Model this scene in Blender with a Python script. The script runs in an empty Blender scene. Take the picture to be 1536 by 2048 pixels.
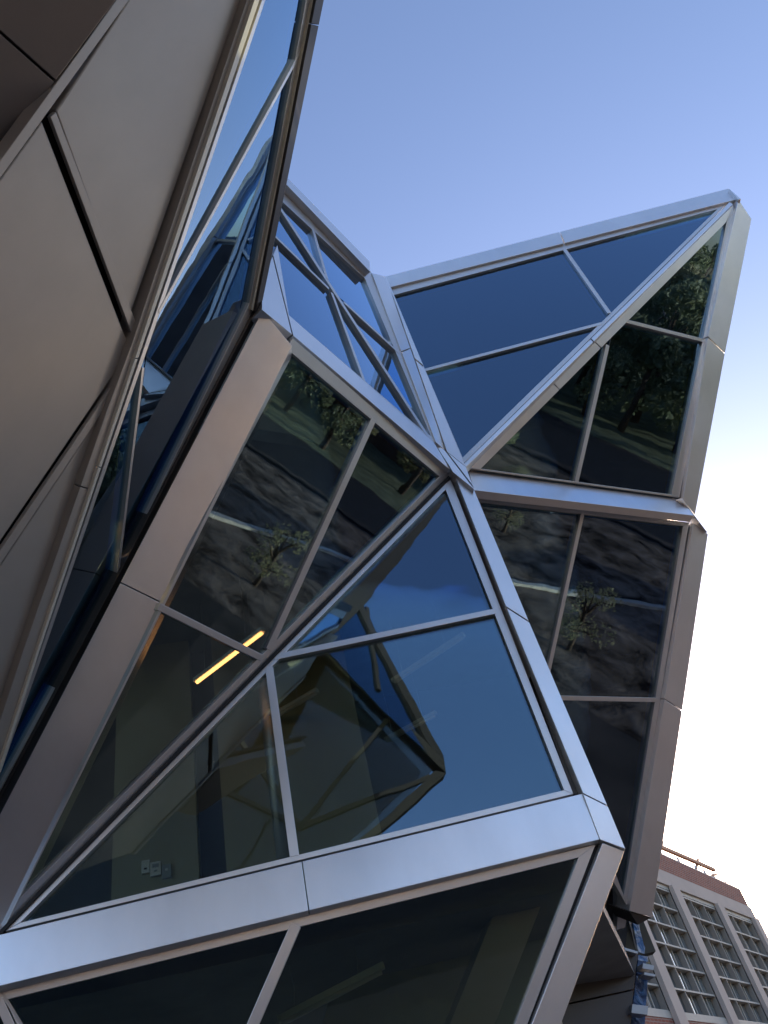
import bpy, bmesh, math, random
import numpy as np
from mathutils import Vector, Matrix
R_ = math.radians
scene = bpy.context.scene
random.seed(7)

# ------------------------------------------------------------------ camera
# world: x right, y away from the viewer, z up, metres. Eye 1.6 m above the pavement, tilted up.
FL = 1600.0                                                  # focal length in pixels of the 1536x2048 photograph
upv = np.array([-478/FL, 1624/FL, 1.0]); upv /= np.linalg.norm(upv)
fwd = np.array([0, 0, 1.0]); Yv = fwd - upv*(fwd @ upv); Yv /= np.linalg.norm(Yv)
Xv = np.cross(upv, Yv)
if Xv[0] < 0: Xv = -Xv
RM = np.array([Xv, Yv, upv])                                 # (right, up, forward) -> world
EYE = np.array([0, 0, 1.6])
cam = bpy.data.cameras.new('camera'); camo = bpy.data.objects.new('camera', cam)
scene.collection.objects.link(camo)
rt, uu, ff = RM @ np.array([1, 0, 0]), RM @ np.array([0, 1, 0]), RM @ np.array([0, 0, 1])
camo.matrix_world = Matrix(((rt[0], uu[0], -ff[0], 0), (rt[1], uu[1], -ff[1], 0), (rt[2], uu[2], -ff[2], 1.6), (0, 0, 0, 1)))
cam.sensor_fit = 'VERTICAL'; cam.sensor_height = 36; cam.lens = 36*FL/2048
cam.clip_start = 0.05; cam.clip_end = 3000
scene.camera = camo

# ------------------------------------------------------------------ world and sun
SUN_AZ, SUN_EL = R_(14), R_(9)
w = bpy.data.worlds.new('World'); scene.world = w; w.use_nodes = True
nt = w.node_tree; nt.nodes.clear()
sky = nt.nodes.new('ShaderNodeTexSky'); sky.sky_type = 'NISHITA'; sky.sun_disc = False
sky.sun_elevation = SUN_EL; sky.sun_rotation = SUN_AZ
sky.air_density = 1.0; sky.dust_density = 1.6; sky.ozone_density = 2.2
bg = nt.nodes.new('ShaderNodeBackground'); bg.inputs['Strength'].default_value = 0.15
wo = nt.nodes.new('ShaderNodeOutputWorld')
tint = nt.nodes.new('ShaderNodeMix'); tint.data_type = 'RGBA'; tint.blend_type = 'MULTIPLY'; tint.inputs[0].default_value = 1.0
tint.inputs[7].default_value = (1.08, .96, 1.06, 1)                # the camera's cool evening white balance
nt.links.new(sky.outputs[0], tint.inputs[6]); nt.links.new(tint.outputs[2], bg.inputs[0]); nt.links.new(bg.outputs[0], wo.inputs[0])
sl = bpy.data.lights.new('sun', 'SUN'); sl.energy = 4.2; sl.angle = R_(0.5); sl.color = (1, .82, .62)
so = bpy.data.objects.new('sun', sl); scene.collection.objects.link(so)
sd = Vector((math.sin(SUN_AZ)*math.cos(SUN_EL), math.cos(SUN_AZ)*math.cos(SUN_EL), math.sin(SUN_EL)))
so.rotation_euler = (-sd).to_track_quat('-Z', 'Y').to_euler(); so.location = (0, 30, 60)
scene.view_settings.view_transform = 'Standard'; scene.view_settings.look = 'None'
scene.view_settings.exposure = 1.6; scene.view_settings.gamma = 1
scene.render.engine = 'CYCLES'
cy = scene.cycles
cy.max_bounces = 10; cy.transparent_max_bounces = 24; cy.glossy_bounces = 6; cy.diffuse_bounces = 4; cy.transmission_bounces = 4
cy.caustics_reflective = False; cy.caustics_refractive = False

# ------------------------------------------------------------------ geometry helpers
def ray(x, y): return RM @ np.array([(x-768)/FL, -(y-1024)/FL, 1.0])
def P(x, y, h=None, rng=None):
    d = ray(x, y)
    t = (h-1.6)/d[2] if h is not None else rng/math.hypot(d[0], d[1])
    return EYE + d*t
def nv(az, el):
    a, e = R_(az), R_(el)
    return np.array([math.sin(a)*math.cos(e), math.cos(a)*math.cos(e), math.sin(e)])
def plane3(a, b, c):
    n = np.cross(b-a, c-a); n /= np.linalg.norm(n)
    if n @ (a-EYE) > 0: n = -n
    return (a, n)
def hit(pl, px, out=0.0):
    p0, n = pl; d = ray(*px)
    return EYE + d*(((p0+n*out-EYE) @ n)/(d @ n))
def tilted(a, b, el, back=0.0):
    u = b-a; u /= np.linalg.norm(u); n = np.cross(u, [0, 0, 1.]); n /= np.linalg.norm(n)
    if n @ (a-EYE) > 0: n = -n
    v = np.cross(n, u); v = v if v[2] > 0 else -v
    return (a, n*math.cos(R_(el))+v*math.sin(R_(el)))
def area2(p): return sum(p[i][0]*p[(i+1) % len(p)][1]-p[(i+1) % len(p)][0]*p[i][1] for i in range(len(p)))
def clip(poly, p, q, side, off=0.0):
    """part of a polygon on one side of line pq, pulled back by off"""
    dx, dy = q[0]-p[0], q[1]-p[1]; L = math.hypot(dx, dy); nx, ny = -dy/L*side, dx/L*side
    f = lambda v: (v[0]-p[0])*nx+(v[1]-p[1])*ny-off
    o = []
    for i in range(len(poly)):
        a, b = poly[i], poly[(i+1) % len(poly)]; fa, fb = f(a), f(b)
        if fa >= 0: o.append(a)
        if fa*fb < 0:
            t = fa/(fa-fb); o.append((a[0]+(b[0]-a[0])*t, a[1]+(b[1]-a[1])*t))
    return o
def inside(poly, pt):
    c = False
    for i in range(len(poly)):
        a, b = poly[i], poly[i-1]
        if (a[1] > pt[1]) != (b[1] > pt[1]) and pt[0] < (b[0]-a[0])*(pt[1]-a[1])/(b[1]-a[1])+a[0]: c = not c
    return c
def cutup(poly, cuts, gap=0.0):
    polys = [poly]
    for p, q, pt in cuts:
        new = []
        for g in polys:
            if pt is None or inside(g, pt):
                for s in (1, -1):
                    k = clip(g, p, q, s, gap)
                    if len(k) > 2 and abs(area2(k)) > 40: new.append(k)
            else: new.append(g)
        polys = new
    return polys

class MB:
    """collects solid pieces, then links them as one mesh object"""
    def __init__(s): s.v = []; s.f = []
    def add(s, vs, fs):
        o = len(s.v); s.v += [tuple(map(float, v)) for v in vs]; s.f += [tuple(o+i for i in f) for f in fs]; return s
    def prism(s, front, back):
        n = len(front)
        fs = [tuple(range(n)), tuple(range(2*n-1, n-1, -1))] + [(i, i+n, (i+1) % n+n, (i+1) % n) for i in range(n)]
        return s.add(list(front)+list(back), fs)
    def slab(s, pl, poly, out=0.0, th=0.1):
        fr = [hit(pl, p, out) for p in poly]
        return s.prism(fr, [f-pl[1]*th for f in fr])
    def bar(s, pl, p, q, wd, out=0.0, th=0.1):
        a, b = hit(pl, p, out), hit(pl, q, out); d = b-a; d /= np.linalg.norm(d)
        sd_ = np.cross(d, pl[1])*wd/2
        fr = [a-sd_, b-sd_, b+sd_, a+sd_]
        return s.prism(fr, [f-pl[1]*th for f in fr])
    def box(s, lo, hi):
        x0, y0, z0 = lo; x1, y1, z1 = hi
        return s.prism([(x0, y0, z0), (x1, y0, z0), (x1, y0, z1), (x0, y0, z1)], [(x0, y1, z0), (x1, y1, z0), (x1, y1, z1), (x0, y1, z1)])
    def beam(s, a, b, wd, ht, up=(0, 0, 1)):
        a, b = np.array(a, float), np.array(b, float); d = b-a; d /= np.linalg.norm(d)
        sd_ = np.cross(d, np.array(up, float))
        if np.linalg.norm(sd_) < 1e-3: sd_ = np.cross(d, np.array([1., 0, 0]))
        sd_ /= np.linalg.norm(sd_); u = np.cross(sd_, d)
        r = lambda c: [c-sd_*wd/2-u*ht/2, c+sd_*wd/2-u*ht/2, c+sd_*wd/2+u*ht/2, c-sd_*wd/2+u*ht/2]
        return s.prism(r(a), r(b))
    def tube(s, pts, rad, seg=10):
        rings = []
        n = len(pts); pts = [np.array(p, float) for p in pts]
        rr = rad if hasattr(rad, '__len__') else [rad]*n
        for i, p in enumerate(pts):
            d = pts[min(i+1, n-1)]-pts[max(i-1, 0)]; d /= np.linalg.norm(d)
            ref = np.array([0, 0, 1.]) if abs(d[2]) < .9 else np.array([1., 0, 0])
            a = np.cross(d, ref); a /= np.linalg.norm(a); b = np.cross(d, a)
            rings.append([p+rr[i]*(a*math.cos(t)+b*math.sin(t)) for t in [2*math.pi*k/seg for k in range(seg)]])
        vs = [v for r in rings for v in r]; fs = []
        for i in range(n-1):
            for k in range(seg):
                fs.append((i*seg+k, i*seg+(k+1) % seg, (i+1)*seg+(k+1) % seg, (i+1)*seg+k))
        fs.append(tuple(range(seg-1, -1, -1))); fs.append(tuple((n-1)*seg+k for k in range(seg)))
        return s.add(vs, fs)
    def build(s, name, mat, parent=None, bevel=0.0, smooth=False):
        org = np.zeros(3); p = parent
        while p is not None and p.parent is not None: p = p.parent
        if p is not None: org = np.array(p.get('_o', (0, 0, 0)))
        me = bpy.data.meshes.new(name)
        me.from_pydata([tuple(np.array(v)-org) for v in s.v], [], s.f)
        bm = bmesh.new(); bm.from_mesh(me); bmesh.ops.recalc_face_normals(bm, faces=bm.faces); bm.to_mesh(me); bm.free()
        if smooth:
            for f in me.polygons: f.use_smooth = True
        me.materials.append(mat)
        o = bpy.data.objects.new(name, me); scene.collection.objects.link(o); o.parent = parent
        if bevel:
            b = o.modifiers.new('bevel', 'BEVEL'); b.width = bevel; b.segments = 2; b.limit_method = 'ANGLE'
        return o
ORIG = {}
def thing(name, label, cat, loc, group=None, rotz=0):
    o = bpy.data.objects.new(name, None); scene.collection.objects.link(o)
    o.location = loc; o.rotation_euler.z = rotz; o.empty_display_size = .3
    o['label'] = label; o['category'] = cat
    o['_o'] = tuple(map(float, loc)) if rotz == 0 else (0., 0., 0.)
    if group: o['group'] = group
    return o
def tag(o, label, cat, group=None, kind=None):
    if label: o['label'] = label
    if cat: o['category'] = cat
    if group: o['group'] = group
    if kind: o['kind'] = kind
    return o
def struct(o): o['kind'] = 'structure'; return o

# ------------------------------------------------------------------ materials
def newmat(name):
    m = bpy.data.materials.new(name); m.use_nodes = True
    return m, m.node_tree, m.node_tree.nodes['Principled BSDF']
def N_(t, typ, **k):
    n = t.nodes.new(typ)
    for a, b in k.items():
        if a in n.inputs: n.inputs[a].default_value = b
        else: setattr(n, a, b)
    return n
def metal(name, col, metallic=.85, rough=.4, var=.06, grain=.25, blotch=.05):
    m, t, b = newmat(name)
    tc = N_(t, 'ShaderNodeTexCoord')
    big = N_(t, 'ShaderNodeTexNoise', Scale=.9, Detail=1.0); fine = N_(t, 'ShaderNodeTexNoise', Scale=420.0, Detail=2.0)
    t.links.new(tc.outputs['Object'], big.inputs['Vector']); t.links.new(tc.outputs['Object'], fine.inputs['Vector'])
    mp = N_(t, 'ShaderNodeMapRange'); mp.inputs['To Min'].default_value = 1-var; mp.inputs['To Max'].default_value = 1+var
    t.links.new(fine.outputs['Fac'], mp.inputs['Value'])
    sm = N_(t, 'ShaderNodeTexNoise', Scale=3.2, Detail=5.0, Roughness=.6); mpg = N_(t, 'ShaderNodeMapping'); mpg.inputs['Scale'].default_value = (1, 1, .35)
    t.links.new(tc.outputs['Object'], mpg.inputs[0]); t.links.new(mpg.outputs[0], sm.inputs['Vector'])
    ms = N_(t, 'ShaderNodeMapRange'); ms.inputs['From Min'].default_value = .3; ms.inputs['From Max'].default_value = .7
    ms.inputs['To Min'].default_value = .955; ms.inputs['To Max'].default_value = 1.03; t.links.new(sm.outputs['Fac'], ms.inputs['Value'])
    mm = N_(t, 'ShaderNodeMath', operation='MULTIPLY'); t.links.new(mp.outputs['Result'], mm.inputs[0]); t.links.new(ms.outputs['Result'], mm.inputs[1])
    mx = N_(t, 'ShaderNodeVectorMath', operation='SCALE'); mx.inputs[0].default_value = col
    t.links.new(mm.outputs[0], mx.inputs['Scale']); t.links.new(mx.outputs['Vector'], b.inputs['Base Color'])
    mr = N_(t, 'ShaderNodeMapRange'); mr.inputs['From Min'].default_value = .3; mr.inputs['From Max'].default_value = .7
    mr.inputs['To Min'].default_value = rough-blotch; mr.inputs['To Max'].default_value = rough+blotch
    t.links.new(big.outputs['Fac'], mr.inputs['Value']); t.links.new(mr.outputs['Result'], b.inputs['Roughness'])
    b.inputs['Metallic'].default_value = metallic
    bp = N_(t, 'ShaderNodeBump', Strength=grain, Distance=.0006); t.links.new(fine.outputs['Fac'], bp.inputs['Height'])
    bp2 = N_(t, 'ShaderNodeBump', Strength=.25, Distance=.0015); t.links.new(big.outputs['Fac'], bp2.inputs['Height'])
    t.links.new(bp.outputs['Normal'], bp2.inputs['Normal']); t.links.new(bp2.outputs['Normal'], b.inputs['Normal'])
    return m
def plain(name, col, rough=.7, var=.12, scale=3.0, bump=0.0, metallic=0.0, spec=.5):
    m, t, b = newmat(name)
    tc = N_(t, 'ShaderNodeTexCoord'); nz = N_(t, 'ShaderNodeTexNoise', Scale=scale, Detail=6.0)
    t.links.new(tc.outputs['Object'], nz.inputs['Vector'])
    mp = N_(t, 'ShaderNodeMapRange'); mp.inputs['From Min'].default_value = .25; mp.inputs['From Max'].default_value = .75
    mp.inputs['To Min'].default_value = 1-var; mp.inputs['To Max'].default_value = 1+var
    t.links.new(nz.outputs['Fac'], mp.inputs['Value'])
    mx = N_(t, 'ShaderNodeVectorMath', operation='SCALE'); mx.inputs[0].default_value = col
    t.links.new(mp.outputs['Result'], mx.inputs['Scale']); t.links.new(mx.outputs['Vector'], b.inputs['Base Color'])
    b.inputs['Roughness'].default_value = rough; b.inputs['Metallic'].default_value = metallic; b.inputs['Specular IOR Level'].default_value = spec
    if bump:
        bp = N_(t, 'ShaderNodeBump', Strength=1.0, Distance=bump); t.links.new(nz.outputs['Fac'], bp.inputs['Height'])
        t.links.new(bp.outputs['Normal'], b.inputs['Normal'])
    return m
def glassmat(name, tint=(.64, .67, .57), refl=(.50, .73, 1.0), base=.12, wave=.0015):
    m = bpy.data.materials.new(name); m.use_nodes = True; t = m.node_tree; t.nodes.clear()
    out = N_(t, 'ShaderNodeOutputMaterial'); mix = N_(t, 'ShaderNodeMixShader')
    tr = N_(t, 'ShaderNodeBsdfTransparent'); tr.inputs[0].default_value = (*tint, 1)
    gl = N_(t, 'ShaderNodeBsdfGlossy'); gl.inputs['Color'].default_value = (*refl, 1); gl.inputs['Roughness'].default_value = 0.012
    lw = N_(t, 'ShaderNodeFresnel', IOR=1.5)
    mp = N_(t, 'ShaderNodeMapRange'); mp.inputs['From Min'].default_value = .04; mp.inputs['From Max'].default_value = .22
    mp.inputs['To Min'].default_value = base; mp.inputs['To Max'].default_value = 1
    t.links.new(lw.outputs[0], mp.inputs['Value']); t.links.new(mp.outputs['Result'], mix.inputs[0])
    tc = N_(t, 'ShaderNodeTexCoord'); nz = N_(t, 'ShaderNodeTexNoise', Scale=1.4, Detail=2.0, Roughness=.4)
    t.links.new(tc.outputs['Object'], nz.inputs['Vector'])
    bp = N_(t, 'ShaderNodeBump', Strength=1.0, Distance=wave); t.links.new(nz.outputs['Fac'], bp.inputs['Height'])
    t.links.new(bp.outputs['Normal'], gl.inputs['Normal'])
    t.links.new(tr.outputs[0], mix.inputs[1]); t.links.new(gl.outputs[0], mix.inputs[2]); t.links.new(mix.outputs[0], out.inputs[0])
    return m
def emit(name, col, s):
    m = bpy.data.materials.new(name); m.use_nodes = True; t = m.node_tree; t.nodes.clear()
    e = N_(t, 'ShaderNodeEmission'); e.inputs[0].default_value = (*col, 1); e.inputs[1].default_value = s
    o = N_(t, 'ShaderNodeOutputMaterial'); t.links.new(e.outputs[0], o.inputs[0]); return m
ALU = metal('aluminium panel', (.85, .835, .83), .8, .36)
WALLP = metal('bronze grey wall panel', (.47, .425, .375), .3, .45, grain=.4)
FRAME = metal('aluminium frame', (.70, .68, .665), .7, .38, var=.04, grain=.1)
BRONZE = metal('dark bronze frame', (.085, .075, .07), .6, .45, var=.04)
SOFF = metal('brown soffit panel', (.34, .30, .275), .3, .45)
LITCREAM = metal('pale edge with warm light painted in', (.88, .83, .70), .1, .45, var=.03)  # warm light catching the fin edge is put into this pale colour
BLACK = plain('black gasket', (.012, .012, .013), .7)
GLASS = glassmat('coated glass')
GLASS2 = glassmat('dark clear glass', base=.02, tint=(.5, .48, .44))
DARKP = plain('dark painted steel', (.022, .019, .016), .8, .1)
ANX = plain('brown interior', (.018, .012, .009), .7, .6, .5)
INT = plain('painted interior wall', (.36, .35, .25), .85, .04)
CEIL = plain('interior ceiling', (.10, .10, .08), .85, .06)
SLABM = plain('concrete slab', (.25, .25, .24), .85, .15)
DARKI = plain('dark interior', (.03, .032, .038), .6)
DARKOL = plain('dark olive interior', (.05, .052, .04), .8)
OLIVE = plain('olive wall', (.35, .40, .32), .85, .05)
FLOORI = plain('interior floor', (.32, .33, .31), .9)
WHITE = plain('white plastic', (.72, .73, .70), .5, .04)
GREYPL = plain('grey plastic', (.30, .33, .36), .5, .04)
STEEL = metal('galvanised steel', (.45, .46, .47), .8, .45, var=.15)
WHITEMET = metal('white painted fixture', (.80, .83, .78), .1, .5, var=.03)
LAMP = emit('lit fluorescent tube', (1, .40, .16), 3.0)
LAMP2 = emit('small lit bulb', (1, .62, .28), 9.0)
TUBEOFF = plain('unlit tube', (.85, .87, .83), .4, .03)

# ------------------------------------------------------------------ facets of the glass building
hB, hM = 13.0, 8.8
MK = P(583, 690, h=hM); C_ = P(905, 945, h=8.6); A_ = P(775, 555, h=hB); B_ = P(1480, 400, h=hB)
D_ = P(1385, 1035, h=8.6); G1 = P(1180, 1620, h=4.2); P0 = P(10, 1850, h=4.2); R3b = P(1290, 1830, h=4.3)
LK = P(525, 618, h=9.2)
PR1 = plane3(A_, B_, C_); PR2 = plane3(B_, C_, D_); PR3 = plane3(C_, D_, R3b)
PM = plane3(MK, C_, P0); PG = plane3(C_, G1, P0); PT = plane3(MK, C_, P(775, 555, h=12.2))
PL = (LK, nv(80, -36))
LB = hit(PL, (0, 1610))
PC = plane3(LK, LB, MK)                                       # the broad column between left wing and centre
PN = (hit(PG, (1195, 1690), 0.02), nv(166.5, -14))
F1, F2 = hit(PL, (500, 0)), hit(PL, (0, 1440))
PW = plane3(F1, F2, EYE+(hit(PL, (0, 0))-EYE)*1.04)

bld = thing('glass_building', 'faceted glass and silver metal building of tilted triangular windows filling the view overhead', 'building', (0, 8, 0))

def facet(pl, outer, inner, cuts, mulls, frame_out=0.0, glass_out=-.04, mw=.055, fr_th=.08, frmat=None, glass=None, mat_m=None, gext=None):
    """a window of the building: perimeter frame (part) with its mullions and panes (sub-parts)"""
    f = MB(); n = len(inner)
    for i in range(n):
        j = (i+1) % n
        if outer[i] == inner[i] and outer[j] == inner[j]: continue
        f.slab(pl, [outer[i], outer[j], inner[j], inner[i]], frame_out, fr_th)
    fo = f.build('window', frmat or FRAME, bld, bevel=.003)
    k = MB()
    for m in mulls:
        p, q, wd = m[:3]; MB().bar(pl, p, q, wd, frame_out+.004, fr_th+.004).build('mullion', mat_m or FRAME, fo, bevel=.003)
    cx = sum(p[0] for p in inner)/n; cy_ = sum(p[1] for p in inner)/n
    ext = [(p[0]+(p[0]-cx)/max(1, math.hypot(p[0]-cx, p[1]-cy_))*9, p[1]+(p[1]-cy_)/max(1, math.hypot(p[0]-cx, p[1]-cy_))*9) for p in inner] if gext is None else gext
    for g in cutup(ext, cuts, 1.0):
        MB().slab(pl, g, glass_out, .014).build('pane', glass or GLASS, fo)
    return fo
def clad(pl, poly, out, th, cuts=(), mat=None, gap=1.1, name='cladding_panel', bevel=.004):
    return [MB().slab(pl, g, out, th).build(name, mat or ALU, bld, bevel=bevel) for g in cutup(poly, cuts, gap if cuts else 0)]

# R1: upper right, deep blue
r1i = [(787, 590), (1435, 418), (925, 915)]
r1o = [(781, 577), (1459, 402), (927, 927)]
facet(PR1, r1o, r1i, [((1128, 498), (1220, 626), None), ((850, 740), (1198, 650), (900, 700))],
      [((1128, 497), (1219, 626), .058), ((845, 741), (1205, 646), .058)])
# diagonal ridge between R1 and R2
rid = MB()
a, b = hit(PR1, (1464, 408), -.02), hit(PR1, (930, 933), -.02)
clad(PR1, [(1459, 404), (1466, 408), (932, 934), (927, 928)], .03, .12, [((1180, 676), (1188, 684), None)], name='ridge_trim')
clad(PR2, [(1467, 410), (1454, 438), (1452, 445), (961, 938), (934, 936)], .015, .14, [((1082, 742), (1092, 752), None), ((1196, 690), (1206, 700), None)], name='ridge_trim')
# R2: upper right, green
facet(PR2, [(1467, 412), (1467, 425), (1359, 995), (936, 937)], [(1453, 440), (1453, 446), (1343, 989), (961, 937)],
      [((1252, 641), (1408, 681), None), ((1221, 680), (1153, 964), (1150, 850))],
      [((1245, 640), (1412, 682), .055), ((1216, 690), (1153, 966), .06)])
# cap right of R2 and the roof edge
clad(PR2, [(1477, 399), (1503, 438), (1450, 707), (1390, 1030), (1366, 999), (1416, 672)], .06, .2, [((1416, 674), (1451, 708), None)])
PAB = tilted(hit(PR1, (776, 563), .03), hit(PR1, (1468, 387), .03), 0)
clad(PAB, [(771, 553), (1457, 377), (1479, 397), (781, 574)], .0, .13, [((1118, 460), (1131, 492), None)])
clad(PR1, [(1458, 377), (1482, 398), (1477, 399)], .10, .25)
# thin dark line below the roof edge
# band C-D between R2 and R3
PCD = tilted(hit(PR2, (942, 960), .04), hit(PR2, (1376, 1015), .04), 8)
clad(PCD, [(936, 939), (1362, 995), (1388, 1031), (948, 980)], .03, .12)
clad(PR3, [(1364, 996), (1386, 1028), (1415, 1065), (1396, 1040)], .12, .2)
# R3: lower right, dark
r3i = [(960, 1004), (1366, 1052), (1248, 1792), (1236, 1760)]
r3o = [(950, 985), (1378, 1045), (1254, 1812), (1225, 1760)]
facet(PR3, r3o, r3i, [((1166, 1027), (1100, 1337), (1130, 1150)), ((1100, 1397), (1314, 1400), None)],
      [((1166, 1025), (1097, 1345), .055), ((1080, 1395), (1316, 1400), .058)])
clad(PR3, [(1387, 1046), (1416, 1068), (1304, 1834), (1259, 1822)], .07, .25, [((1323, 1394), (1364, 1421), None)])
clad(PR3, [(1259, 1824), (1304, 1835), (1276, 1850)], .05, .4, mat=BRONZE, name='soffit_panel')

# T: recessed window over the centre band
ti = [(556, 395), (730, 557), (862, 872), (846, 862), (576, 629), (540, 560)]
to = [(560, 372), (742, 543), (872, 884), (866, 884), (572, 640), (524, 560)]
facet(PT, to, ti, [((561, 418), (858, 876), None), ((619, 431), (655, 562), (610, 440)), ((551, 475), (656, 574), (560, 460)),
                   ((666, 590), (730, 765), (640, 640)), ((691, 607), (800, 706), (760, 650))],
      [((553, 404), (856, 872), .07), ((618, 428), (655, 560), .05), ((540, 462), (658, 577), .05),
       ((664, 585), (731, 768), .05), ((688, 604), (799, 706), .05)], glass_out=-.045, fr_th=.075)
clad(PT, [(530, 310), (739, 523), (741, 544), (530, 324)], .10, .2, name='cladding_panel')
clad(PT, [(555, 490), (578, 630), (868, 885), (901, 940), (588, 672), (524, 619), (525, 560)], .045, .18,
     [((575, 628), (586, 672), (590, 655))])
# cap between T and R1
clad(PT, [(744, 546), (771, 553), (892, 902), (872, 884)], .02, .16, [((802, 704), (812, 700), None)])
clad(PR1, [(773, 553), (782, 575), (850, 739), (924, 916), (931, 933), (894, 903)], .12, .3, [((808, 699), (849, 734), None)])
# node plates
clad(PG, [(869, 886), (893, 903), (932, 934), (948, 978), (906, 944), (898, 930)], .15, .25, [((896, 908), (948, 976), None)], name='node_plate')

# M: brown window left of centre
mi = [(580, 703), (879, 953), (41, 1795)]
mo = [(585, 676), (900, 948), (8, 1856)]
facet(PM, mo, mi, [((747, 842), (541, 1292), None), ((323, 1218), (522, 1315), (400, 1200))],
      [((748, 838), (538, 1300), .072), ((318, 1213), (524, 1316), .066)])
# G: blue window right of centre
gi = [(891, 979), (1128, 1580), (41, 1845)]
go = [(899, 952), (1147, 1588), (4, 1864)]
facet(PG, go, gi, [((555, 1312), (988, 1222), None), ((539, 1337), (588, 1710), (600, 1500))],
      [((548, 1314), (990, 1222), .068), ((538, 1334), (589, 1712), .078)])
sp = MB().slab(PG, [(897, 951), (901, 955), (2, 1868), (-4, 1864)], .02, .12)
sp.build('spine_gasket', BLACK, bld)
# caps: right of G, bottom band
clad(PG, [(907, 944), (948, 979), (1058, 1243), (1215, 1611), (1166, 1586), (1012, 1213)], .09, .22, [((1011, 1213), (1058, 1243), None)])
clad(PG, [(1147, 1590), (1011, 1216), (904, 950), (908, 946), (1014, 1214), (1164, 1586)], -.02, .1, mat=BRONZE, name='reveal_panel')
clad(PG, [(1166, 1588), (1216, 1613), (1251, 1698), (1200, 1679)], .09, .22)
BAND = (hit(PG, (600, 1722), .05), (lambda n: n/np.linalg.norm(n))(PG[1]+np.array([0, 0, .06])))
clad(BAND, [(-260, 1932), (0, 1869), (1165, 1587), (1199, 1679), (0, 1972), (-260, 2036)], .02, .12, [((604, 1723), (618, 1822), None)])
# N: lowest window
ni = [(9, 2000), (1157, 1715), (1004, 2116), (903, 2380), (250, 2380)]
no = [(0, 1978), (1191, 1689), (1029, 2116), (925, 2400), (200, 2400)]
facet(PN, no, ni, [((592, 1856), (506, 2048), None)], [((592, 1850), (380, 2340), .085)])
facet(PN, [(-700, 2150), (-2, 1979), (190, 2400), (-500, 2400)], [(-690, 2165), (-14, 2000), (160, 2390), (-490, 2390)], [], [])
clad(PN, [(1205, 1686), (1249, 1702), (1245, 1714), (1122, 2048), (1000, 2380), (950, 2380), (1064, 2048)], .06, .22)
clad(PN, [(1192, 1690), (1203, 1688), (1062, 2048), (948, 2380), (938, 2380), (1052, 2048)], -.03, .1, mat=BLACK, name='reveal_panel')

# broad column between left wing and M
clad(PC, [(525, 621), (584, 692), (327, 1207), (41, 1795), (4, 1862), (-30, 1910), (-110, 1830), (0, 1629), (240, 1167)], .15, .3,
     [((236, 1163), (324, 1206), None)])

# ------------------------------------------------------------------ left wing: glass strip and panel wall
li = [(669, -400), (531, 0), (298, 690), (92, 1292), (0, 1550), (-60, 1715), (-50, 1705), (0, 1578), (240, 1140), (499, 606), (605, 40), (682, -400)]
lo = [(660, -400), (524, 0), (290, 690), (85, 1292), (-6, 1550), (-70, 1720), (-56, 1735), (0, 1600), (240, 1158), (510, 616), (625, 0), (704, -400)]
facet(PL, lo, li, [((612, 90), (330, 600), None), ((287, 750), (237, 1150), (260, 1000))],
      [((613, 84), (318, 625), .034), ((287, 735), (234, 1165), .034)], glass_out=-.035, fr_th=.06,
      gext=[(665, -400), (290, 690), (84, 1292), (-10, 1560), (-60, 1730), (0, 1590), (246, 1146), (506, 610), (612, 40), (690, -400)])
clad(PL, [(626, 0), (708, -400), (712, -400), (630, 0), (508, 622), (503, 620)], .03, .1, mat=LITCREAM, name='edge_trim')
clad(PL, [(632, 0), (714, -400), (730, -400), (648, 0), (577, 350), (523, 613), (511, 624)], .06, .3, [((634, 50), (642, 52), None)], mat=BRONZE)
clad(PL, [(511, 622), (524, 616), (240, 1167), (0, 1629), (-8, 1612), (232, 1160)], .03, .2, mat=BRONZE, name='edge_trim')
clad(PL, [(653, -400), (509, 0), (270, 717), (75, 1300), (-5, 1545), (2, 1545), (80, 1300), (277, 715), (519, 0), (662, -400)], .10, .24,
     [((190, 933), (206, 936), None), ((266, 718), (280, 716), None)], mat=LITCREAM, name='fin_edge')
clad(PL, [(519, 0), (525, 0), (290, 690), (82, 1300), (0, 1545), (-4, 1545), (77, 1300), (283, 690)], -.03, .1, mat=BLACK, name='fin_gasket')
clad(PW, [(494, 0), (638, -400), (652, -400), (508, 0), (272, 710), (76, 1300), (-6, 1545), (-34, 1545), (50, 1292), (216, 815), (263, 690)], .07, .3,
     [((150, 970), (200, 984), None)], mat=WALLP, name='fin')
wall_polys = [
    [(256, 2), (515, -400), (632, -400), (482, 0), (260, 632), (112, 222)],
    [(-220, 660), (0, 358), (84, 242), (256, 686), (230, 746), (0, 1084), (-220, 1402)],
    [(-220, 1462), (0, 1132), (212, 812), (44, 1300), (-60, 1580), (-220, 1800)]]
for k, wp in enumerate(wall_polys): clad(PW, wp, .0, .1, mat=WALLP, name='wall_panel', bevel=.012)
clad(PW, [(101, 234), (112, 224), (276, 655), (268, 680)], .025, .035, mat=WALLP, name='wall_trim')
clad(PW, [(236, 755), (222, 798), (0, 1130), (-220, 1460), (-220, 1418), (0, 1102)], .025, .035, mat=WALLP, name='wall_trim')
clad(PW, [(490, -400), (512, -400), (258, 0), (0, 357), (-220, 656), (-220, 620), (0, 322), (233, 0)], .025, .12, mat=WALLP, name='wall_trim')
MB().slab(PW, [(640, -400), (500, 0), (272, 690), (50, 1300), (-60, 1600), (-260, 1900), (-260, 640), (0, 300), (240, -20), (480, -400)], -.12, .1).build('wall_backing', BLACK, bld)
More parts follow.
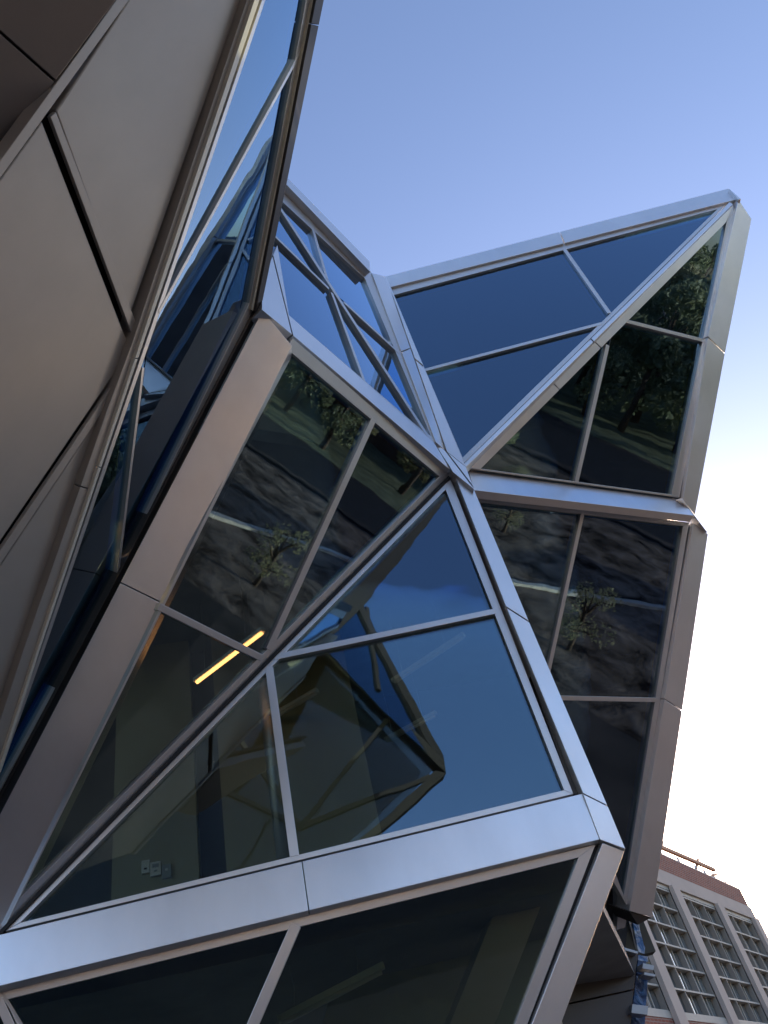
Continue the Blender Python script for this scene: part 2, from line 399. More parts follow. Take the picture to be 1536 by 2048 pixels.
# overhang panels at the very top left
PS = (hit(PW, (110, 160), .02), (lambda n: n/np.linalg.norm(n))(PW[1]+np.array([-.25, -.1, -.45])))
MB().slab(PS, [(495, -400), (232, 0), (0, 322), (-220, 620), (-220, -400)], -.14, .05).build('soffit_backing', BLACK, bld)
clad(PS, [(489, -400), (232, 0), (112, 160), (0, 60), (-220, -130), (-220, -400)], .0, .12, mat=SOFF, name='soffit_panel')
clad(PS, [(108, 164), (0, 318), (-220, 612), (-220, -118), (0, 68)], .0, .12, mat=SOFF, name='soffit_panel')

# ------------------------------------------------------------------ the wing that the blue window mirrors, behind the viewer
annex = thing('glass_annex', 'pointed glass wing behind the viewer, seen only mirrored in the large blue window', 'building', (4, -9, 0))
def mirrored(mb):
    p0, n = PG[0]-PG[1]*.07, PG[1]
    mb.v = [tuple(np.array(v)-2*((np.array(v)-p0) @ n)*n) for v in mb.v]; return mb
VT, VU, VL = P(888, 1549, rng=20), P(640, 1230, rng=19.2), P(500, 1900, rng=18.6)
VF = plane3(VT, VU, VL)
VS = plane3(VT, P(720, 1200, rng=20.5), P(600, 1240, rng=17.5))
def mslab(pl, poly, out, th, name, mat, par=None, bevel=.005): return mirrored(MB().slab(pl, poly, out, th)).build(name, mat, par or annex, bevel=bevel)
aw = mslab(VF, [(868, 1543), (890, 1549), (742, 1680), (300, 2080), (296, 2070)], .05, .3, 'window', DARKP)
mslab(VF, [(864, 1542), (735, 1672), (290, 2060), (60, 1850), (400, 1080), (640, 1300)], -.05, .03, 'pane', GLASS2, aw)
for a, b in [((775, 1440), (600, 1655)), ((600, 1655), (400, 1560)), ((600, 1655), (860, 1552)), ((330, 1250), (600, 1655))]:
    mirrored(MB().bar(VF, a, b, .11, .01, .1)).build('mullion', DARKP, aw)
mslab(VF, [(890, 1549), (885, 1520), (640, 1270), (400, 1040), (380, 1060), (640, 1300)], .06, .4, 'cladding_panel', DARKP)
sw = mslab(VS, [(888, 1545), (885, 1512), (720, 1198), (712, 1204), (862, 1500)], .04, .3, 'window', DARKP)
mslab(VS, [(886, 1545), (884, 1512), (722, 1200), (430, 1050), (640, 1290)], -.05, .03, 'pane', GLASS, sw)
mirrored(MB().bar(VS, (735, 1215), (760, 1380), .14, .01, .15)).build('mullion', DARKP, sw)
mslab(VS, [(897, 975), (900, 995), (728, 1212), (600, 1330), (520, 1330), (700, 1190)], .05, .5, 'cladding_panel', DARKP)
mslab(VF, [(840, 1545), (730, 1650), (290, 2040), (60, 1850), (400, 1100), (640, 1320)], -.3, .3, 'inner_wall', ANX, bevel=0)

# ------------------------------------------------------------------ floors, roof and inner walls of the building
def horiz(pts, z0, z1, name, mat):
    m = MB(); m.prism([(x, y, z1) for x, y in pts], [(x, y, z0) for x, y in pts]); return m.build(name, mat, bld)
def inset(p, d=.25): return (p[0], p[1]+d)
Aq, Bq, Cq, Dq, Gq, Rq, P0q = [(p[0], p[1]) for p in (A_, B_, C_, D_, G1, R3b, P0)]
horiz([(Aq[0]+.1, Aq[1]+.3), (Bq[0]-.3, Bq[1]+.25), (4.2, 12.0), (2.5, 14), (-9, 14), (-9, 8.5), (-1.2, 6.2)], 12.5, 12.8, 'roof', WHITE)
horiz([(Cq[0]-.1, Cq[1]+.25), (Dq[0]-.25, Dq[1]+.2), (2.4, 14), (-9, 14), (-9, 5.5), (-2.0, 4.9), (-.7, 5.7)], 8.3, 8.5, 'floor_slab', SLABM)
horiz([(Gq[0]-.2, Gq[1]+.25), (Rq[0]-.4, Rq[1]-.1), (-.6, 14), (-9, 14), (-9, 6.0), (P0q[0]-.2, P0q[1]+.3)], 3.7, 4.0, 'floor_slab', SLABM)
horiz([(.9, 7.6), (-.8, 14), (-9, 14), (-9, 6.4), (-3.6, 6.6)], 0.0, .12, 'ground_floor', FLOORI)
def vwall(x0, y0, x1, y1, z0, z1, mat=INT, th=.15, name='inner_wall'):
    d = np.array([x1-x0, y1-y0]); d = d/np.linalg.norm(d); n = np.array([-d[1], d[0]])*th
    return MB().prism([(x0, y0, z0), (x1, y1, z0), (x1, y1, z1), (x0, y0, z1)],
                      [(x0+n[0], y0+n[1], z0), (x1+n[0], y1+n[1], z0), (x1+n[0], y1+n[1], z1), (x0+n[0], y0+n[1], z1)]).build(name, mat, bld)
# second-storey back wall, parallel to G
gd = np.array([PG[1][1], -PG[1][0]]); gd = -gd/np.linalg.norm(gd)
if gd[0] < 0: gd = -gd
wp0 = np.array(P(300, 1735, rng=9.0)[:2])
WP = (np.array([wp0[0], wp0[1], 5.4]), PG[1]*np.array([1, 1, 0])/np.linalg.norm(PG[1][:2]))
def wu(px): q = hit(WP, px); return float((q[:2]-wp0) @ gd)
def ws(u0, u1, z0, z1, mat=INT, back=0., name='inner_wall'):
    b = -WP[1][:2]*back; a = wp0+gd*u0+b; c = wp0+gd*u1+b
    return vwall(a[0], a[1], c[0], c[1], z0, z1, mat, name=name)
u1, u2, u3, u4 = wu((225, 1700)), wu((393, 1650)), wu((447, 1650)), wu((760, 1650))
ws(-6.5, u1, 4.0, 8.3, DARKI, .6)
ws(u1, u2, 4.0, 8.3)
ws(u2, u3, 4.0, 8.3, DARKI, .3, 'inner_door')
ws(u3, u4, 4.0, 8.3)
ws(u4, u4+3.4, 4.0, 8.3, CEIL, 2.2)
vwall(-9, 13.8, -.6, 13.8, 0.1, 4.2)
vwall(-9, 13.8, 1.9, 13.8, 4.2, 12.5)
vwall(-9, 6.2, -9, 13.8, 0.1, 12.5)
# ground-storey wall and cross wall
vwall(-6, 9.8, .3, 10.6, 0.13, 3.69, WHITE)
vwall(-8, 9.2, 2.2, 12.6, 8.5, 12.5, WHITE)
# side and rear walls that close the right wing behind its edge
def quad(ps, name, mat, th=(0, .15, 0)):
    ps = [np.array(p, float) for p in ps]; MB().prism(ps, [p+np.array(th) for p in ps]).build(name, mat, bld)
quad([B_+[-.25, .3, -.15], D_+[-.25, .3, 0], (2.4, 13.8, 8.6), (3.6, 13.0, 12.8)], 'side_wall', ALU, (-.12, 0, 0))
quad([D_+[-.25, .3, 0], R3b+[-.25, .3, 0], (-.4, 13.8, 4.2), (2.2, 13.8, 8.6)], 'side_wall', ALU, (-.12, 0, 0))
# roof beams seen through the upper windows
for k, (dy, z) in enumerate([(.75, 12.35), (1.9, 12.3), (3.2, 12.3)]):
    MB().beam((Aq[0]-1.5, Aq[1]+dy-.1, z), (Bq[0]-1.0-.7*k, Bq[1]+dy-.1, z), .35, .45).build('roof_beam', WHITE, bld)
# steel column inside G
MB().tube([(-1.9, 7.9, 4.0), (-1.9, 7.9, 8.3)], .11, 16).build('inner_column', STEEL, bld, smooth=True)

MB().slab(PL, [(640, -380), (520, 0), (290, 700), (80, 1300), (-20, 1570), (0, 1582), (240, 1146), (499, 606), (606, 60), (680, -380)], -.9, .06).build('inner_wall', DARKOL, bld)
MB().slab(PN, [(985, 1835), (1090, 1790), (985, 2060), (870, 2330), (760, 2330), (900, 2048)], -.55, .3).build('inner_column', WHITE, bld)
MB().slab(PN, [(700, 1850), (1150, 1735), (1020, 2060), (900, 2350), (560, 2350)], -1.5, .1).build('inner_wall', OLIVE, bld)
# ------------------------------------------------------------------ unfinished lower corner at the right
PB = (P(1276, 1906, rng=11.4), nv(150, -2))
clad(PB, [(1180, 1880), (1276, 1906), (1268, 1978), (1120, 2010)], .0, 1.2, mat=BRONZE, name='base_panel')
clad(PB, [(1118, 2013), (1267, 1981), (1261, 2048), (1240, 2440), (1000, 2440)], .04, 1.2, mat=BRONZE, name='base_panel')
clad(PB, [(1186, 1876), (1277, 1903), (1276, 1908), (1184, 1882)], .10, .3, mat=STEEL, name='base_trim')
def membrane(c0, c1):
    m, t, b = newmat('weather membrane')
    tc = N_(t, 'ShaderNodeTexCoord'); nz = N_(t, 'ShaderNodeTexNoise', Scale=5.0, Detail=5.0, Distortion=1.5)
    cr = N_(t, 'ShaderNodeValToRGB'); cr.color_ramp.elements[0].position = .45; cr.color_ramp.elements[0].color = c0
    cr.color_ramp.elements[1].position = .62; cr.color_ramp.elements[1].color = c1
    t.links.new(tc.outputs['Object'], nz.inputs['Vector']); t.links.new(nz.outputs['Fac'], cr.inputs[0]); t.links.new(cr.outputs[0], b.inputs['Base Color'])
    bp = N_(t, 'ShaderNodeBump', Strength=1.0, Distance=.06); t.links.new(nz.outputs['Fac'], bp.inputs['Height']); t.links.new(bp.outputs['Normal'], b.inputs['Normal'])
    b.inputs['Roughness'].default_value = .3; return m
MEMB = membrane((.01, .04, .12, 1), (.03, .12, .28, 1)); WRAP = membrane((.08, .22, .5, 1), (.7, .76, .8, 1))
PBm = (P(1240, 1830, rng=11.8), nv(150, -10))
clad(PBm, [(1236, 1740), (1192, 1878), (1276, 1906), (1272, 1850)], .0, .1, mat=DARKI, name='weather_membrane')
clad(PBm, [(1234, 1745), (1240, 1752), (1278, 1842), (1286, 1896), (1272, 1898)], .05, .1, mat=STEEL, name='steel_angle')
clad(PBm, [(1264, 1838), (1278, 1850), (1288, 1890), (1294, 1900), (1290, 1908), (1277, 1904)], .08, .12, mat=WRAP, name='weather_membrane')
clad(PBm, [(1277, 1910), (1296, 1913), (1297, 1924), (1276, 1922)], .10, .12, mat=WRAP, name='weather_membrane')
clad(PB, [(1276, 1920), (1292, 1922), (1296, 1960), (1290, 2048), (1270, 2420), (1250, 2420), (1262, 2048)], -.1, .2, mat=MEMB, name='weather_membrane')
for q in ([(1286, 1926), (1309, 1931), (1307, 1941), (1285, 1937)], [(1265, 2008), (1297, 2012), (1295, 2030), (1263, 2026)], [(1289, 1944), (1312, 1949), (1311, 1954), (1288, 1950)]):
    clad(PB, q, .12, .14, mat=STEEL, name='steel_bracket')

# ------------------------------------------------------------------ things inside the rooms
def pendant(p, q, h, label, lit=False, cables=(.15, .75), drop=1.0):
    a, b = (P(*p, h=h), P(*q, h=h)) if h else (hit(PN, p, -.45), hit(PN, q, -.45))
    c = (a+b)/2
    t = thing('pendant_light', label, 'ceiling light', tuple(c), 'linear pendant lights hanging in the rooms')
    d = (b-a)/np.linalg.norm(b-a)
    MB().beam(a, b, .07, .05).build('housing', WHITEMET, t, bevel=.006)
    MB().tube([a+d*.03-np.array([0, 0, .035]), b-d*.03-np.array([0, 0, .035])], .022, 10).build('tube', LAMP if lit else TUBEOFF, t, smooth=True)
    for s in cables:
        k = a+(b-a)*s+np.array([0, 0, .025]); MB().tube([k, k+d*.02+[0, 0, drop*.4], k+[0, 0, drop]], .004, 6).build('cable', STEEL, t)
    return t
pendant((390, 1362), (527, 1258), 7.05, 'lit warm yellow pendant light behind the brown triangular window', True)
pendant((480, 1470), (635, 1380), 6.9, 'unlit pendant light left of the white upright bar in the blue window')
pendant((785, 1362), (928, 1268), 7.0, 'faint unlit pendant light high in the blue window, right of its centre')
pendant((770, 1480), (872, 1425), 7.0, 'faint short unlit pendant light low in the middle of the blue window')
pendant((556, 2040), (768, 1930), None, 'unlit grey pendant light in the dark lowest window', drop=.3)
for (x, y, x2, y2), lab in (((174, 1085, 181, 1126), 'lower of two small warm lamps glowing in the left glass strip'), ((199, 1056, 207, 1072), 'upper of two small warm lamps glowing in the left glass strip')):
    a, b = hit(PL, (x, y), -.2), hit(PL, (x2, y2), -.2)
    t = thing('wall_lamp', lab, 'lamp', tuple(a), 'small warm lamps in the left strip')
    MB().tube([a, (a+b)/2+np.array([.01, 0, .01]), b], [.018, .026, .014], 10).build('bulb', LAMP2, t, smooth=True)
    MB().tube([a+(a-b)*.3, a], .02, 10).build('holder', STEEL, t)
def on_wall(x, y, wpx, hpx, mat, label, det):
    q = hit(WP, (x, y), .0); s = np.linalg.norm(q-EYE)/FL; hw, hh = wpx*s*.44, hpx*s*.46
    u = np.array([gd[0], gd[1], 0]); nn = WP[1]; z = np.array([0, 0, 1.])
    t = thing('thermostat', label, 'thermostat', tuple(q), 'control plates on the inner wall')
    def rect(c, a, b, o0, o1):
        cs = [c-u*a-z*b, c+u*a-z*b, c+u*a+z*b, c-u*a+z*b]
        return MB().prism([k+nn*o1 for k in cs], [k+nn*o0 for k in cs])
    rect(q, hw, hh, .002, .03).build('plate', mat, t, bevel=.004)
    for dx, dy, a, b, mm, nm in det: rect(q+u*dx*hw+z*dy*hh, a*hw, b*hh, .03, .036).build(nm, mm, t)
on_wall(292, 1735, 16, 25, WHITE, 'narrow white wall control, leftmost of the three by the inner door', [(0, -.35, .35, .12, BLACK, 'button')])
on_wall(312, 1739, 21, 27, WHITE, 'white thermostat with dark screen between two other wall plates', [(0, .4, .6, .25, GREYPL, 'screen'), (0, -.35, .3, .1, GREYPL, 'button')])
on_wall(334, 1744, 18, 26, GREYPL, 'blue grey wall plate, rightmost of the three by the inner door', [(0, .2, .3, .15, WHITE, 'button')])
# red clamps along the sill inside R2
RED = plain('rusty orange clamp', (.35, .08, .03), .6)
for i, x in enumerate((1012, 1085, 1160, 1226)):
    y = 940+(x-935)*.137
    o = MB().slab(PR2, [(x-30, y+2), (x+12, y+6), (x+12, y-1), (x-30, y-5)], -.12, .05).slab(PR2, [(x-8, y-3), (x-4, y-3), (x-4, y-9), (x-8, y-9)], -.12, .04).slab(PR2, [(x+1, y-2), (x+5, y-2), (x+5, y-8), (x+1, y-8)], -.12, .04)
    tag(o.build('sill_clamp', RED), ['first', 'second', 'third', 'last'][i]+' from the left of the orange clamps along the sill of the green window', 'clamp', 'orange clamps on the sill')

# ------------------------------------------------------------------ brick building in the distance
def brickmat():
    m, t, b = newmat('red brick'); tc = N_(t, 'ShaderNodeTexCoord'); sp_ = N_(t, 'ShaderNodeSeparateXYZ'); cb = N_(t, 'ShaderNodeCombineXYZ')
    t.links.new(tc.outputs['Object'], sp_.inputs[0]); ad = N_(t, 'ShaderNodeMath', operation='ADD')
    t.links.new(sp_.outputs['X'], ad.inputs[0]); t.links.new(sp_.outputs['Y'], ad.inputs[1]); t.links.new(ad.outputs[0], cb.inputs['X']); t.links.new(sp_.outputs['Z'], cb.inputs['Y'])
    br = N_(t, 'ShaderNodeTexBrick'); br.inputs['Scale'].default_value = 1.0; br.inputs['Brick Width'].default_value = .42; br.inputs['Row Height'].default_value = .14
    br.inputs['Mortar Size'].default_value = .018; br.inputs['Color1'].default_value = (.36, .11, .06, 1); br.inputs['Color2'].default_value = (.25, .075, .045, 1)
    br.inputs['Mortar'].default_value = (.34, .27, .23, 1)
    t.links.new(cb.outputs[0], br.inputs['Vector']); t.links.new(br.outputs['Color'], b.inputs['Base Color']); b.inputs['Roughness'].default_value = .85
    return m
BRICK = brickmat(); STONE = plain('painted stone pier', (.52, .43, .365), .75, .08, .5); SILL = plain('pale sill', (.48, .45, .39), .6, .05)
FINM = plain('grey window fin', (.30, .265, .225), .6, .05); BLUEG = glassmat('far window glass', base=.15, refl=(.8, .9, 1), wave=.001)
BA = R_(27.634)
p0b = P(1080+1215/3.368, 1640+565/3.368, rng=60)
brick = thing('brick_building', 'red brick building with pale piers and deep gridded windows, beyond the glass corner', 'building', (p0b[0], p0b[1], 0), rotz=math.pi/2-BA)
# local x runs along the facade (away from the viewer), local -y faces the street
def bbox(x0, x1, y0, y1, z0, z1, name, mat, par=None, bevel=0): return MB().box((x0, y0, z0), (x1, y1, z1)).build(name, mat, par or brick, bevel=bevel)
X0, X1 = -37.5, 7.9
bbox(X0, X1, 1.0, 22, 0, 17.0, 'wall', BRICK)
bbox(X0, X1, .25, .997, 15.85, 17.1, 'parapet', BRICK)
bbox(X0, X1, .15, .997, 14.98, 15.847, 'frieze', STONE)
bbox(X0, X1, .3, .997, 0, 7.9, 'lower_wall', BRICK)
bbox(X0, X1, .26, .997, 17.1, 17.2, 'coping', BRONZE)
piers = [7.25]+[-7.6*k for k in range(0, 6)]
for k, x in enumerate([7.32, 0.0, -7.6, -15.2, -22.8, -30.4]):
    bbox(x-.55, x+.55, .0, .25, 0, 14.977, 'pier', STONE)
bbox(6.9, X1-.02, .25, .998, 0, 14.977, 'pier_return', STONE)
for k in range(5):
    a = -7.6*k-7.05; b_ = a+6.5
    if k == 0: a, b_ = .55, 6.77
    else: a = -7.6*k+.55; b_ = a+6.5
    bbox(a-.02, b_+.02, .27, .99, 7.9, 8.2, 'window_sill', SILL)
    fr = bbox(a, b_, .28, .6, 14.75, 14.975, 'window', SILL)
    f = MB(); g = MB(); fin = MB(); rev = MB()
    cw = (b_-a)/3
    for r in range(7): f.box((a, .30, 8.2+1.08*r-.045), (b_, .62, 8.2+1.08*r+.045))
    for c in range(4):
        x = a+cw*c; fin.box((x-.035, .31, 8.2), (x+.035, .62, 14.75))
    for c in range(3):
        for r in range(6):
            x, z = a+cw*c, 8.2+1.08*r
            rev.box((x+cw*.1, .57, z+.051), (x+cw*.75, .62, z+.12))
            for s in (.13, .4, .62): rev.box((x+cw*s-.04, .57, z+.12), (x+cw*s+.04, .62, z+1.03))
    f.build('glazing_shelf', SILL, fr); fin.build('glazing_fin', FINM, fr); rev.build('glazing_bar', SILL, fr)
    g.box((a, .63, 8.2), (b_, .65, 14.75)).build('pane', BLUEG, fr)
    bbox(a, b_, .70, .76, 8.2, 14.75, 'blind', DARKI, fr)
# steel stubs on the roof edge
ORSTEEL = plain('orange primed steel', (.42, .17, .06), .6, .1)
ul = lambda px: None
rail = thing('roof_frame', 'orange steel frame of beams standing along the brick roof edge', 'steel frame', (p0b[0], p0b[1], 0), rotz=math.pi/2-BA)
yb = .6
MB().beam((-12, yb, 17.9), (4.9, yb, 18.2), .2, .22).build('beam', ORSTEEL, rail)
MB().beam((4.9, yb, 17.9), (2.2, yb, 17.25), .12, .14).build('strut', ORSTEEL, rail)
for x in (-5.2, -2.2, .9, 2.6, 4.4):
    MB().beam((x, yb+.1, 17.15), (x, yb+.1, 17.9), .12, .12).build('post', STEEL, rail)
for x in (-4.6, 1.8): MB().beam((x-1.7, yb, 17.3), (x+1.7, yb+.35, 18.9), .12, .12).build('brace', ORSTEEL, rail)
st = thing('roof_pole', 'short steel pole slanting over the right end of the brick parapet', 'pole', (p0b[0], p0b[1], 0), rotz=math.pi/2-BA)
MB().beam((5.9, .6, 17.2), (6.3, .6, 17.5), .1, .1).build('foot', STEEL, st); MB().beam((5.9, .6, 17.45), (9.2, .6, 18.4), .06, .06).build('pole', ORSTEEL, st)

# ------------------------------------------------------------------ ground, street and what the glass reflects
def groundmat():
    m, t, b = newmat('asphalt and soil'); tc = N_(t, 'ShaderNodeTexCoord'); nz = N_(t, 'ShaderNodeTexNoise', Scale=.35, Detail=8.0)
    t.links.new(tc.outputs['Object'], nz.inputs['Vector']); cr = N_(t, 'ShaderNodeValToRGB')
    cr.color_ramp.elements[0].position = .35; cr.color_ramp.elements[0].color = (.05, .045, .042, 1)
    cr.color_ramp.elements[1].position = .65; cr.color_ramp.elements[1].color = (.13, .105, .09, 1)
    t.links.new(nz.outputs['Fac'], cr.inputs[0]); t.links.new(cr.outputs[0], b.inputs['Base Color']); b.inputs['Roughness'].default_value = .9; b.inputs['Specular IOR Level'].default_value = .05; return m
def sheet(x0, x1, y0, y1, z, name, mat): return struct(MB().add([(x0, y0, z), (x1, y0, z), (x1, y1, z), (x0, y1, z)], [(0, 1, 2, 3)]).build(name, mat))
sheet(-900, 900, -900, 900, 0, 'ground', groundmat())
PAVE = plain('concrete paving', (.055, .05, .048), .85, .12, 1.2, spec=.05)
def mulchmat():
    m, t, b = newmat('bark mulch'); tc = N_(t, 'ShaderNodeTexCoord'); nz = N_(t, 'ShaderNodeTexVoronoi', Scale=2.2)
    nz2 = N_(t, 'ShaderNodeTexNoise', Scale=.7, Detail=10.0, Roughness=.65, Distortion=.6)
    t.links.new(tc.outputs['Object'], nz.inputs['Vector']); t.links.new(tc.outputs['Object'], nz2.inputs['Vector'])
    cr = N_(t, 'ShaderNodeValToRGB'); cr.color_ramp.elements[0].position = .35; cr.color_ramp.elements[0].color = (.022, .016, .014, 1)
    cr.color_ramp.elements[1].position = .72; cr.color_ramp.elements[1].color = (.38, .29, .225, 1)
    t.links.new(nz2.outputs['Fac'], cr.inputs[0]); t.links.new(cr.outputs[0], b.inputs['Base Color']); b.inputs['Roughness'].default_value = .95; b.inputs['Specular IOR Level'].default_value = .05
    bp = N_(t, 'ShaderNodeBump', Strength=1.0, Distance=.12); t.links.new(nz2.outputs['Fac'], bp.inputs['Height']); t.links.new(bp.outputs['Normal'], b.inputs['Normal'])
    return m
sheet(-60, 14, -5.0, 5.4, .006, 'pavement', PAVE)
sheet(-60, 14, -60, -17, .006, 'forecourt', plain('pale concrete', (.17, .166, .162), .85, .12, 1.2, spec=.05))
sheet(-60, 14, -16.9, -5.1, .006, 'added_dark_ground', plain('added dark ground', (.022, .022, .024), .8, .2, 2.0, spec=.05))  # unseen dark ground, added so the lowest window mirrors something dark
sheet(14.1, 34, -40, 45, .006, 'soil_bed', mulchmat())
sheet(46.5, 140, -90, 90, .012, 'lawn', plain('grass', (.22, .23, .14), .95, .4, .8, spec=.05))
sheet(36, 46, -90, 90, .010, 'road', plain('asphalt', (.05, .05, .052), .85, .2, 2.0, spec=.05))
for y in (13,): sheet(14.2, 19.6, y, y+1.4, .008, 'path', plain('pale path', (.42, .36, .31), .85, .12, 1.0))
struct(MB().beam((18.5, .9, .07), (28.5, 9.2, .07), .28, .14).build('kerb', plain('pale kerb stone', (.5, .47, .42), .8, .15, 4.0)))
sheet(24.5, 33.9, 9.5, 12.5, .010, 'path', plain('paving slabs', (.32, .28, .24), .85, .15, 1.5))
kb = MB().box((34.6, -60, 0), (34.9, 60, .13)).build('kerb', PAVE); struct(kb)
LEAF = plain('leaf green', (.25, .28, .16), .6, .35, 1.2); LEAF2 = plain('yellow green leaf', (.34, .32, .18), .6, .35, 1.2)
BARK = plain('bark', (.12, .08, .055), .9, .3, 8.0, .01)
def leafy(m):
    t = m.node_tree; b = t.nodes['Principled BSDF']; o = [n for n in t.nodes if n.type == 'OUTPUT_MATERIAL'][0]
    tl = N_(t, 'ShaderNodeBsdfTranslucent'); mx = N_(t, 'ShaderNodeMixShader'); mx.inputs[0].default_value = .45
    t.links.new(b.inputs['Base Color'].links[0].from_socket, tl.inputs[0]); t.links.new(b.outputs[0], mx.inputs[1]); t.links.new(tl.outputs[0], mx.inputs[2]); t.links.new(mx.outputs[0], o.inputs[0])
leafy(LEAF); leafy(LEAF2)
def tree_proto(name, label, h, r, seed, leaf, n=2600, grp='street trees reflected in the glass', cat='tree'):
    rg = random.Random(seed)
    t = thing(name, label, cat, (0, 0, 0), grp)
    tk = MB(); tk.tube([(0, 0, 0), (.05, .03, h*.3), (-.05, .06, h*.6), (0, 0, h*.9)], [.02*h+.05, .016*h+.03, .05, .02], 10)
    cl = []
    for k in range(11):
        a = rg.uniform(0, 6.28); z = h*rg.uniform(.25, .95); rr = r*math.sqrt(max(.12, 1-((z/h-.6)/.45)**2))*rg.uniform(.35, .9)
        e = (math.cos(a)*rr, math.sin(a)*rr, z); tk.tube([(0, 0, h*.3+(z-h*.3)*.4), (e[0]*.5, e[1]*.5, z*.85), e], [.06, .035, .01], 6); cl.append((e, r*rg.uniform(.25, .45)))
    tk.build('trunk', BARK, t, smooth=True)
    lf = MB()
    for i in range(n):
        (cx, cy2, cz), cr = cl[i % len(cl)]
        v = np.array([rg.gauss(0, 1), rg.gauss(0, 1), rg.gauss(0, .8)]); v = v/np.linalg.norm(v)*cr*rg.uniform(.4, 1)**.5
        p = np.array([cx, cy2, cz])+v; s = rg.uniform(.10, .22)*(h/8)
        a = np.array([rg.gauss(0, 1) for _ in range(3)]); a /= np.linalg.norm(a); b = np.cross(a, [rg.gauss(0, 1) for _ in range(3)]); b /= np.linalg.norm(b)
        lf.add([p-a*s, p-b*s*.6, p+a*s, p+b*s*.6], [(0, 1, 2, 3)])
    lf.build('crown', leaf, t); return t
def dup(root, loc, rz, sc, label):
    r = root.copy(); scene.collection.objects.link(r); r.location = loc; r.rotation_euler.z = rz; r.scale = (sc,)*3; r['label'] = label
    for ch in root.children:
        c = ch.copy(); scene.collection.objects.link(c); c.parent = r
    return r
T1 = tree_proto('street_tree', 'tall green tree mirrored in the upper green window', 9, 3.4, 1, LEAF)
T2 = tree_proto('street_tree', 'yellow green tree mirrored in the upper green window', 8, 3.0, 2, LEAF2)
spots = [(48, -12, 1.1), (52, -5, 1.3), (49, 3, 1.0), (56, -18, 1.4), (60, -1, 1.5), (64, -27, 1.5), (72, -12, 1.6), (80, -34, 1.7), (86, -4, 1.7), (54, 10, 1.2), (62, 16, 1.4), (40, -30, 1.2), (96, -24, 1.9), (70, 26, 1.5), (50, -16, .9), (55, -10, 1.1), (58, -6, 1.2), (53, -1, 1.0), (57, 5, 1.2), (66, -8, 1.4), (68, -17, 1.5), (75, -22, 1.6), (78, -6, 1.5), (90, -14, 1.8), (49, -21, 1.0), (62, -13, 1.2), (51, -8, .9), (70, 2, 1.5), (84, -26, 1.7), (100, -10, 2.0)]
desc = ['short', 'broad', 'tall', 'slender', 'round', 'wide']
T1.location = (30.5, -5.5, 0); T1.scale = (.55,)*3; T2.location = (55, -24, 0); T2.scale = (1.2,)*3
for i, (x, y, s) in enumerate(spots):
    kind_ = 'green' if i % 3 else 'yellow green'
    size_ = 'young' if s < 1 else 'small' if s < 1.15 else 'mid-sized' if s < 1.35 else 'tall' if s < 1.65 else 'very tall'
    where = 'near the road edge' if x < 54 else 'mid lawn' if x < 68 else 'far on the lawn'
    side = 'to the right' if y < -15 else 'straight across' if y < 0 else 'to the left'
    dup(T1 if i % 3 else T2, (x, y, 0), i*1.3, s, '%s %s tree %s, %s, mirrored in glass' % (size_, kind_, where, side))
SB = tree_proto('shrub', 'yellow green shrub mirrored in the brown window', 2.4, 1.0, 5, LEAF2, 1200, 'shrubs', 'shrub'); SB.location = (17.2, 5.6, 0)
dup(SB, (25, -1, 0), 1, .8, 'small shrub on the soil bed behind the viewer')
# construction fence, lift and truck mirrored in the glass
ORANGE = plain('orange paint', (.22, .06, .02), .45, .08); TYRE = plain('rubber', (.02, .02, .02), .8)
LX, LY, LS = 14.2, 1.6, .72
lift = thing('scissor_lift', 'small orange scissor lift mirrored in the brown window', 'lift', (LX, LY, 0))
def lb(lo, hi): return MB().box([LX+lo[0]*LS, LY+lo[1]*LS, lo[2]*LS], [LX+hi[0]*LS, LY+hi[1]*LS, hi[2]*LS])
def lp(x, y, z): return (LX+x*LS, LY+y*LS, z*LS)
lb((-1.1, -.5, .25), (1.1, .5, .7)).build('chassis', ORANGE, lift, bevel=.02)
lb((-1.1, -.5, 2.2), (1.1, .5, 2.32)).build('platform', ORANGE, lift)
sc_ = MB()
for k in range(2):
    z0 = .7+k*.75
    for y in (-.4, .4): sc_.beam(lp(-.9, y, z0), lp(.9, y, z0+.75), .05, .06); sc_.beam(lp(.9, y+.08, z0), lp(-.9, y+.08, z0+.75), .05, .06)
sc_.build('scissor_arms', STEEL, lift)
rl = MB()
for x in (-1.05, 0, 1.05):
    for y in (-.47, .47): rl.tube([lp(x, y, 2.3), lp(x, y, 3.3)], .015, 6)
for z in (2.8, 3.3):
    for y in (-.47, .47): rl.tube([lp(-1.05, y, z), lp(1.05, y, z)], .015, 6)
rl.build('guard_rail', ORANGE, lift)
for x in (-.8, .8):
    for y in (-.62, .45): MB().tube([lp(x, y, .25), lp(x, y+.16, .25)], .25*LS, 16).build('wheel', TYRE, lift)
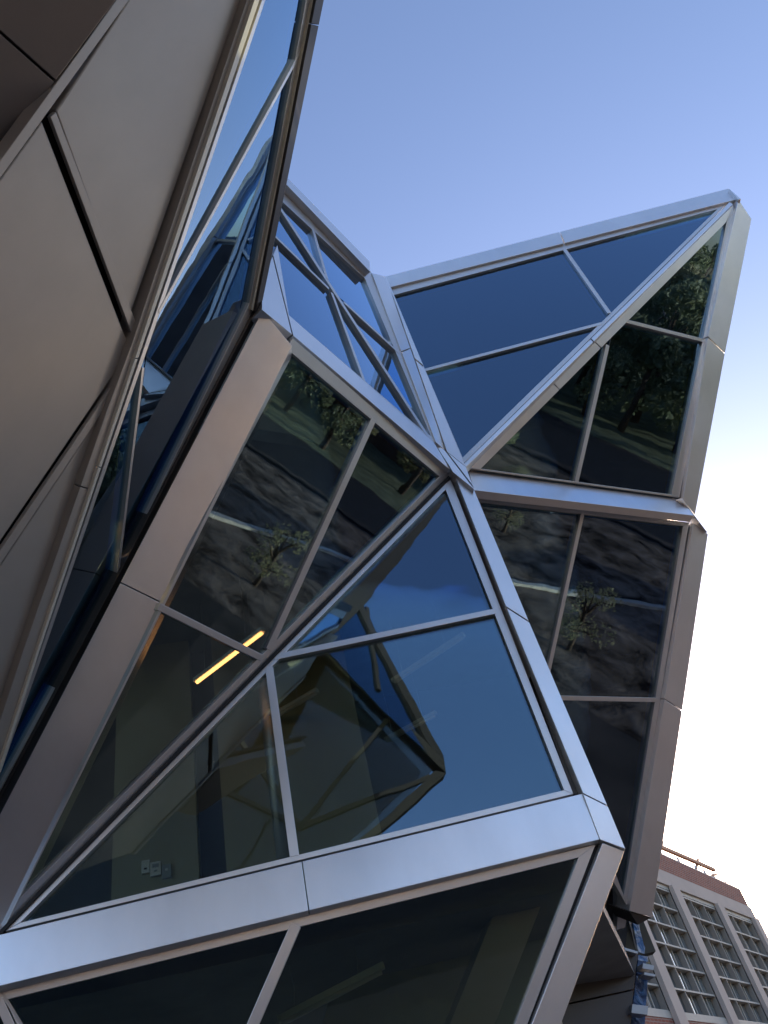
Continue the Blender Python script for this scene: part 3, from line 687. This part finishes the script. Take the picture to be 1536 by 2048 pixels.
def truck(x, y, rz, label):
    t = thing('parked_truck', label, 'truck', (x, y, 0)); t.rotation_euler.z = rz; t['_o'] = (0., 0., 0.)
    W = plain('white truck paint', (.75, .74, .70), .4, .03); GD = plain('dark truck glass', (.02, .025, .03), .1)
    prof = [(-.9, .45), (-.9, 1.2), (-.75, 1.3), (-.3, 2.25), (1.2, 2.35), (1.2, .45)]
    MB().prism([(-1, a, z) for a, z in prof], [(1, a, z) for a, z in prof]).build('cab', W, t, bevel=.06)
    MB().box((-1.15, 1.3, .7), (1.15, 6.2, 3.1)).build('cargo_box', W, t, bevel=.05)
    MB().prism([(-.85, -.745, 1.35), (.85, -.745, 1.35), (.8, -.36, 2.16), (-.8, -.36, 2.16)], [(-.85, -.70, 1.35), (.85, -.70, 1.35), (.8, -.30, 2.16), (-.8, -.30, 2.16)]).build('windscreen', GD, t)
    for s in (-1.02, .99): MB().box((s, .0, 1.35), (s+.03, .9, 2.05)).build('side_window', GD, t)
    MB().box((-1, -1.0, .4), (1, -.88, .62)).build('bumper', STEEL, t, bevel=.02)
    MB().box((-.5, -.93, .75), (.5, -.89, 1.05)).build('grille', BLACK, t)
    for s in (-.75, .75): MB().tube([(s, -.95, .85), (s, -.89, .85)], .12, 14).build('headlight', WHITE, t)
    for yy in (.1, 4.6):
        for s in (-1.0, .75): MB().tube([(s, yy, .45), (s+.25, yy, .45)], .45, 20).build('wheel', TYRE, t)
truck(39, -16, R_(-80), 'white box truck parked on the road behind the viewer, mirrored in the glass')
truck(25.5, 19.5, R_(-70), 'white box truck at the far end of the soil bed, beyond the trees')

def block(x, y, w_, d_, h, rz, label, mat):
    t = thing('added_block', label, 'building', (x, y, 0), rotz=R_(rz)); 
    MB().box((-w_/2, 0, 0), (w_/2, d_, h)).build('wall', mat, t); MB().box((-w_/2-.2, -.2, h), (w_/2+.2, d_+.2, h+.5)).build('roof', SLABM, t)
    for r in range(int(h//3.6)):
        for c in range(int(w_//4)):
            xx = -w_/2+1+c*4; wn = MB().box((xx, -.08, 1+r*3.6), (xx+2.4, -.002, 2.9+r*3.6)).build('window', BLUEG, t)
block(80, 22, 44, 12, 13, 90, 'long brown brick block added at the far side of the lawn as brown for the brown window to mirror', plain('brown brick', (.14, .085, .06), .9, .45, .5))  # added in place of brown rubble, to colour the brown window's reflection
block(-8, -52, 46, 14, 13, 180, 'low dull brick office block added unseen across the street, directly behind the viewer, to block low sky', plain('dull brick', (.16, .12, .105), .85))  # unseen, added to cut the bright low sky reflected in the metal
block(38, -58, 30, 14, 15, 205, 'pale office block added unseen across the street, behind the viewer to the right, to block low sky', STONE)  # also unseen and added to shut out low sky
